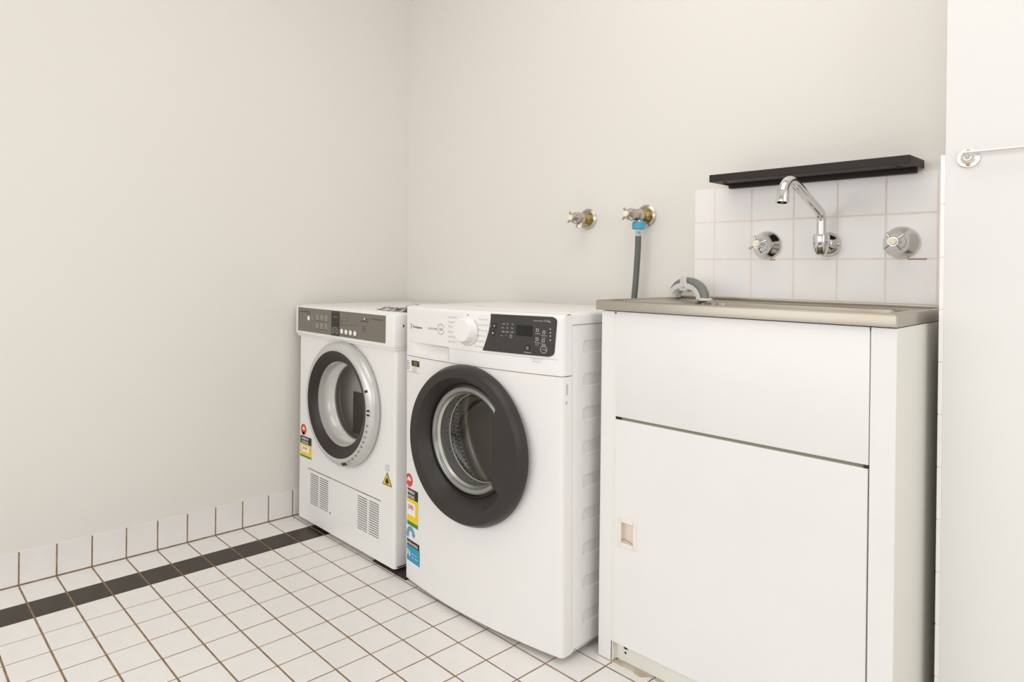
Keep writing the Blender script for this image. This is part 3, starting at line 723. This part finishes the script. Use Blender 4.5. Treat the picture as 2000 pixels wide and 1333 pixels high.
kd = MB().rings([rect_(hx0, hx1, hz0, hz1, .11), rect_(hx0, hx1, hz0, hz1, 0), rect_(X0+.012, X1-.012, Z0+.012, Z1-.012, 0), rect_(X0, X1, Z0, Z1, .012), rect_(X0, X1, Z0, Z1, .11), rect_(hx0, hx1, hz0, hz1, .11)]).build('door', m_cabf, K_, smooth=0)
# recessed pull
p = MB(); fx0, fx1, fz0, fz1 = .52, 1.01, 2.865, 3.535
p.box(fx0, hx0+.03, -.02, .0, fz0, fz1, b=.008, seg=1); p.box(hx1-.03, fx1, -.02, .0, fz0, fz1, b=.008, seg=1); p.box(hx0, hx1, -.02, .0, fz0, hz0+.03, b=.008, seg=1); p.box(hx0, hx1, -.02, .0, hz1-.03, fz1, b=.008, seg=1)
p.box(hx0, hx0+.02, -.01, .16, hz0, hz1); p.box(hx1-.02, hx1, -.01, .16, hz0, hz1); p.box(hx0, hx1, -.01, .16, hz1-.02, hz1); p.box(hx0, hx1, -.01, .16, hz0, hz0+.02); p.box(hx0, hx1, .15, .17, hz0, hz1)
pu = p.build('recessed_pull', m_pull, kd, smooth=0); pu['label'] = 'pale pink plastic recessed pull'
mb = MB(); mb.tube(smooth_path([(.60, .02, 3.02), (.70, -.005, 3.055), (.82, -.005, 3.03), (.92, .04, 2.97)]), .008, 8); mb.build('pull_lip', m_rust, pu)
c = MB(); c.box(.58, .67, .21, .222, .33, .43); c.lathe([(.03, 0), (.0, .004)], (.62, .216, .24), n=10); c.build('fixing_hole', m_blackp, K_, smooth=0)
c = MB(); c.box(.375, .395, -.004, .02, KZ-.06, KZ-.01); c.box(5.685, 5.70, -.004, .02, KZ-.06, KZ-.01); c.box(.40, .52, .03, .11, 5.87, 5.93); c.box(5.60, 5.68, .03, .11, 5.87, 5.93); c.build('panel_clip', m_blackp, K_, smooth=0)
MB().box(.40, 5.68, .09, .12, 5.85, 5.95).build('gap_shadow_strip', mat('olive_gap_shade', (150, 148, 128), .6), K_, smooth=0)  # olive-grey strip paints the shade inside the gap
# dirt on the floor tile under the kickboard
# ------------------------------------------------------------------ stainless sink
T_ = thing('sink', 'stainless steel laundry sink top with rolled edge on the white cabinet', 'sink', (10.46, 10.198, 8.479), rz=.025)
SW, SD, SH = 6.246, 4.02, .243
bx0, bx1, by0, by1 = 1.15, 5.75, .32, 3.55
def rr(x0, x1, y0, y1, r, z, n=8):
    out = []
    for cx, cyy, a0 in ((x1-r, y0+r, -90), (x1-r, y1-r, 0), (x0+r, y1-r, 90), (x0+r, y0+r, 180)):
        for i in range(n+1):
            a = math.radians(a0+90*i/n); out.append((cx+r*math.cos(a), cyy+r*math.sin(a), z))
    return out
g = MB()
g.rings([rr(.0, SW, 0, SD, .02, .0), rr(0, SW, 0, SD, .02, SH-.035), rr(.006, SW-.006, .006, SD-.006, .025, SH-.018), rr(.018, SW-.018, .018, SD-.018, .03, SH-.005), rr(.035, SW-.035, .035, SD-.035, .03, SH), rr(.09, SW-.09, .09, SD-.09, .03, SH-.004), rr(.13, SW-.13, .13, SD-.13, .03, SH-.045), rr(bx0, bx1, by0, by1, .45, SH-.06), rr(bx0+.05, bx1-.05, by0+.05, by1-.05, .42, SH-.10), rr(bx0+.10, bx1-.10, by0+.10, by1-.10, .40, SH-2.1), rr(bx0+.3, bx1-.3, by0+.3, by1-.3, .3, SH-2.25)], cap1=True)
g.build('basin', m_stain, T_, smooth=50)
g = MB(); g.box(.02, SW-.02, .02, .05, -.0, .02); g.build('folded_edge', m_stain, T_, smooth=0)
MB().tube([(SW-.004, .004, .004), (SW-.004, .004, SH-.03)], .014, 8).build('corner_highlight', m_steelin, T_)  # bright bead added as the highlight along the corner fold
g = MB(); g.box(.05, SW-.1, SD-.10, SD-.02, SH-.02, SH+.035, b=.015); g.build('rear_upstand', m_stain, T_)
MB().lathe([(.28, 0), (.30, .02), (.22, .03), (0, .02)], (3.4, 2.0, SH-2.245), axis=(0, 0, 1), n=32).build('drain', m_chrome, T_)
mb = MB().lathe([(0, 0), (.16, 0), (.17, .02), (.17, .055), (.15, .065), (.10, .065), (.10, .02), (0, .02)], (0, 0, 0), axis=(0, 0, 1), n=36)
o = mb.build('hose_collar', mat('cream_plastic', (250, 240, 222), .4)); setloc(o, (11.70, 13.22, 8.68)); tag(o, 'small round cream plastic collar on the sink under the drain hose end', 'collar')

# drain hose hooked over the sink edge with its white guide
H0, H1 = Vector((10.28, 14.08, 0)), Vector((11.68, 13.24, 0)); hd = (H1-H0)
def hp(t, z): q = H0+hd*t; return (q.x, q.y, z)
hose = [hp(.0, 5.0), hp(0, 7.6), hp(0, 8.3), hp(.005, 8.65)]
for k in range(13):
    a = math.pi*(1-k/12); hose.append(hp(.5+.5*math.cos(a)*.98, 8.72+.45*math.sin(a)**.9))
hose.append(hp(1.0, 8.70))
dh = thing('drain_hose', 'grey drain hose arched over the sink edge in a white guide', 'hose', hp(1.0, 8.70))
def rel(pts, o): return [Vector(p)-Vector(o) for p in pts]
MB().tube(rel(hose, hp(1.0, 8.70)), .115, 16).build('hose', m_hose2, dh, smooth=60)
gd = MB(); ub = hd.normalized(); nb = Vector((ub.y, -ub.x, 0))    # nb points to the viewer side
rings_ = []
for k in range(17):
    a = math.pi*(1-k/16); t = .5+.5*math.cos(a)*.98; base = Vector(hp(t, 8.70+.43*math.sin(a)**.9))
    cen = Vector(hp(.5, 8.72)); out = (base-cen); out = out.normalized() if out.length > 1e-6 else Vector((0, 0, 1))
    w_ = .15
    rings_.append([base+nb*w_*c1+out*c2 for c1, c2 in ((1, .0), (1, -.17), (.5, -.24), (-.5, -.24), (-1, -.17), (-1, .02), (-.85, .0), (-.75, -.10), (-.4, -.16), (.4, -.16), (.75, -.10), (.85, .0))])
gd.rings(rings_, cap0=True, cap1=True)
gd = MB.build(gd, 'hose_guide', m_wplast, dh, smooth=40); gd.location = (-Vector(hp(1.0, 8.70)))*S
cl = MB()
for s_ in (-1, 1):
    topc = Vector(hp(.5, 9.17))
    x = s_*.045
    pl_ = [(x-.035-s_*-.0-.03*(s_ < 0)-.0, .13), (x+.035+.03*(s_ > 0), .13), (x+.07*(s_ > 0)+.05*(s_ > 0)+.035*(s_ < 0), -.20), (x-.07*(s_ < 0)-.05*(s_ < 0)-.035*(s_ > 0), -.20)]
    cl.prism(pl_, lambda a, b: tuple(topc+ub*a+Vector((0, 0, b))+nb*.13), lambda a, b: tuple(topc+ub*a+Vector((0, 0, b))+nb*.17))
cl.prism([(-.11, -.14), (.11, -.14), (.17, -.25), (-.17, -.25)], lambda a, b: tuple(Vector(hp(.5, 9.17))+ub*a+Vector((0, 0, b))+nb*.12), lambda a, b: tuple(Vector(hp(.5, 9.17))+ub*a+Vector((0, 0, b))+nb*.17))
o = cl.build('guide_clip', m_wplast, dh, smooth=30); o.location = (-Vector(hp(1.0, 8.70)))*S

# ------------------------------------------------------------------ wall taps
def cross_handle(parent, o, m, size=.26, btn=.085, rot=20, name='handle'):
    """four-armed handle, axis -y, centred at o"""
    h = MB(); o = Vector(o)
    h.lathe([(.0, -.20), (.17, -.20), (.19, -.17), (.17, -.05), (.13, .03), (.10, .10), (0, .10)], o, n=28)
    for k in range(4):
        a = math.radians(rot+90*k); u = Vector((math.cos(a), 0, math.sin(a)))
        h.tube([o+u*.09+Vector((0, -.04, 0)), o+u*size*.6+Vector((0, -.01, 0)), o+u*size*.92+Vector((0, .0, 0)), o+u*size+Vector((0, .0, 0))], [.040, .032, .036, .018], 10)
    hh = h.build(name, m, parent, smooth=60)
    MB().lathe([(btn, .09), (btn, .135), (btn*.8, .155), (0, .155)], o, n=24).build('button', m_button, parent, smooth=40)['label'] = 'cream button'
    return hh
def bib(label, x, z, hy, rot):
    t = thing('tap', label, 'tap', (x, 14.475, z), group='taps on the back wall')
    MB().lathe([(.0, .0), (.335, .0), (.335, .02), (.30, .045), (.25, .07), (.235, .05), (.15, .02), (.12, .02)], n=40).build('flange', m_oldchrome, t, smooth=30)
    MB().lathe([(.17, .02), (.17, .17), (.12, .19), (.12, .26)], n=8).build('brass_nut', m_brass, t, smooth=20)
    b = MB(); b.lathe([(.11, .2), (.15, .28), (.19, .38), (.19, .48), (.15, .58), (.12, .62), (.12, hy-.15), (0, hy-.15)], n=28)
    b.lathe([(.0, 0), (.11, .0), (.12, .12), (.135, .26), (.135, .30), (0, .30)], (0, -.43, -.0), axis=(0, 0, -1), n=24)
    b.build('valve_body', m_oldchrome, t, smooth=40)
    cross_handle(t, (0, -hy+.05, 0), m_oldchrome, .24, .085, rot)
    return t
bib('worn chrome wall tap without a hose, left of the pair', 7.05, 11.11, .85, 35)
bib('worn chrome wall tap with blue-nutted hose attached', 9.17, 11.10, 1.02, 38)
ih = thing('inlet_hose', 'dark grey inlet hose with blue nut hanging behind the sink cabinet', 'hose', (9.17, 14.045, 10.46))
MB().tube(smooth_path([(0, 0, .02), (-.01, .0, -.4), (-.04, .0, -.9), (-.075, .0, -1.4), (-.115, .0, -1.85), (-.16, .0, -2.6), (-.2, .0, -3.6), (-.2, .0, -5)]), .088, 16).build('hose', m_hose, ih, smooth=60)
MB().lathe([(.0, .0), (.075, .0), (.075, .1), (.085, .12), (.075, .14), (.085, .22), (0, .22)], axis=(0, 0, 1), n=24).build('ferrule', m_ferr, ih, smooth=30)
nut = MB().lathe([(.08, .21), (.17, .22), (.185, .25), (.185, .40), (.17, .44), (.10, .44)], axis=(0, 0, 1), n=16); nut.build('nut', m_blue, ih, smooth=15)['label'] = 'blue plastic nut'
def sink_tap(label, x, z, rot):
    t = thing('tap', label, 'tap', (x, 14.445, z), group='taps on the back wall')
    MB().lathe([(.0, .0), (.365, .0), (.365, .02), (.33, .07), (.25, .16), (.19, .25), (.17, .30), (0, .30)], n=48).build('flange', m_chrome, t, smooth=35)
    MB().lathe([(.17, .26), (.18, .32), (.15, .42), (.11, .50), (0, .5)], n=32).build('spindle_cover', m_chrome, t, smooth=40)
    cross_handle(t, (0, -.56, 0), m_chrome, .25, .085, rot)
    return t
sink_tap('chrome tap with cream button on the tiles, left of the spout', 12.73, 10.15, 25)
sink_tap('chrome tap with cream button on the tiles, right of the spout', 15.69, 10.15, 40)
sp = thing('spout', 'chrome swivel spout rising from the wall tiles over the sink', 'spout', (14.17, 14.445, 10.14))
MB().lathe([(.0, 0), (.30, 0), (.30, .02), (.28, .07), (.2, .17), (.13, .22), (.12, .42), (0, .42)], n=40).build('flange', m_chrome, sp, smooth=35)
MB().lathe([(.0, -.30), (.10, -.29), (.15, -.2), (.175, 0), (.18, .14), (.16, .20), (.0, .21)], (0, -.45, .03), axis=(0, 0, 1), n=32).build('swivel_body', m_chrome, sp, smooth=40)
path = smooth_path([(0, -.45, .2), (0, -.45, .55), (0, -.50, .70), (0, -.66, .80), (0, -1.2, 1.0), (0, -1.80, 1.23), (0, -2.12, 1.335), (0, -2.36, 1.33), (0, -2.55, 1.22), (0, -2.65, 1.06)])
MB().tube(path, .105, 20).build('pipe', m_chrome, sp, smooth=60)
MB().lathe([(.10, 0), (.125, .02), (.14, .25), (.135, .27), (.10, .27)], (0, -2.63, 1.09), axis=(0, -.22, -1), n=28).build('aerator', m_chrome, sp, smooth=40)

# rust streak below the taps: small stains on the tile
for x0, x1, z in ((12.80, 12.93, 9.765), (15.80, 16.16, 9.772)):
    MB().box(x0, x1, 14.436, 14.452, z-.012, z+.012, b=.005, seg=1).build('rust_streak', m_rust, bed, smooth=0)
# grime on the floor along the kickboard
gm = MB(); rg = random.Random(3); pts = []
for i in range(40):
    x = .36+5.3*i/39; pts.append((x, .19, .14-.07*rg.random()))
gm.add([(x, y, .002) for x, y, w_ in pts]+[(x, y-w_*(1.6 if x < 1.2 else .5), .002) for x, y, w_ in pts], [(i, i+1, 41+i, 40+i) for i in range(39)])
o = gm.build('grime', mat('brown_grime', (196, 174, 146), .9, var=(20, (228, 219, 206), .4, .7)), floor, smooth=0); o.location = (1.0589, 1.0276, 0); o.rotation_euler.z = .025; o['kind'] = 'stuff'

# ------------------------------------------------------------------ black wall shelf
L_ = thing('wall_shelf', 'narrow black metal shelf mounted on the wall over the sink taps', 'shelf', (11.671, 14.445, 11.79))
LW = 4.42; yf = -1.055
s = MB(); s.box(0, LW, yf, yf+.03, -.0, .185, b=.008, seg=1); s.build('front_lip', m_shelf, L_, smooth=0)
s = MB(); s.box(.0, LW, yf+.02, .0, .155, .18); s.build('top_plate', m_shelf, L_, smooth=0)
for x in (0, LW-.03): MB().box(x, x+.03, yf+.03, 0, .0, .155).build('end_lip', m_shelf, L_, smooth=0)
MB().box(.03, LW-.03, yf+.03, -.45, -.0, .02).build('bottom_flange', m_shelf, L_, smooth=0)
MB().box(.10, LW-.12, -.20, .0, -.10, .15, b=.01, seg=1).build('wall_bracket', m_shelf, L_, smooth=0)
for x in (.25, LW-.3): MB().lathe([(.05, 0), (.05, .03), (0, .04)], (x, yf+.35, -.0), axis=(0, 0, -1), n=12).build('screw', m_blackp, L_)

# ------------------------------------------------------------------ towel rail on the nib wall
Rl = thing('towel_rail', 'thin silver rail on a round screwed rosette on the white wall', 'towel rail', (17.28, 12.4, 11.645))
def rosette(x):
    r = MB().lathe([(0, 0), (.19, .0), (.19, .02), (.175, .035), (.12, .035), (.10, .05), (.07, .06), (.06, .10), (0, .10)], (x, 0, 0), n=40).build('rosette', m_rail, Rl, smooth=30)
    for z in (-.125, .125):
        MB().lathe([(.038, .03), (.038, .05), (.0, .06)], (x, 0, z), n=12).build('screw', m_brass, r)
rosette(0); rosette(8.0)
for x in (0, 8.0): MB().tube([(x, -.08, .0), (x, -.16, .02), (x, -.22, .06)], [.045, .04, .035], 12).build('hook', m_rail, Rl, smooth=50)
MB().tube([(-.05, -.22, .08), (8.05, -.22, .08)], .034, 14).build('rod', m_rail, Rl, smooth=50)
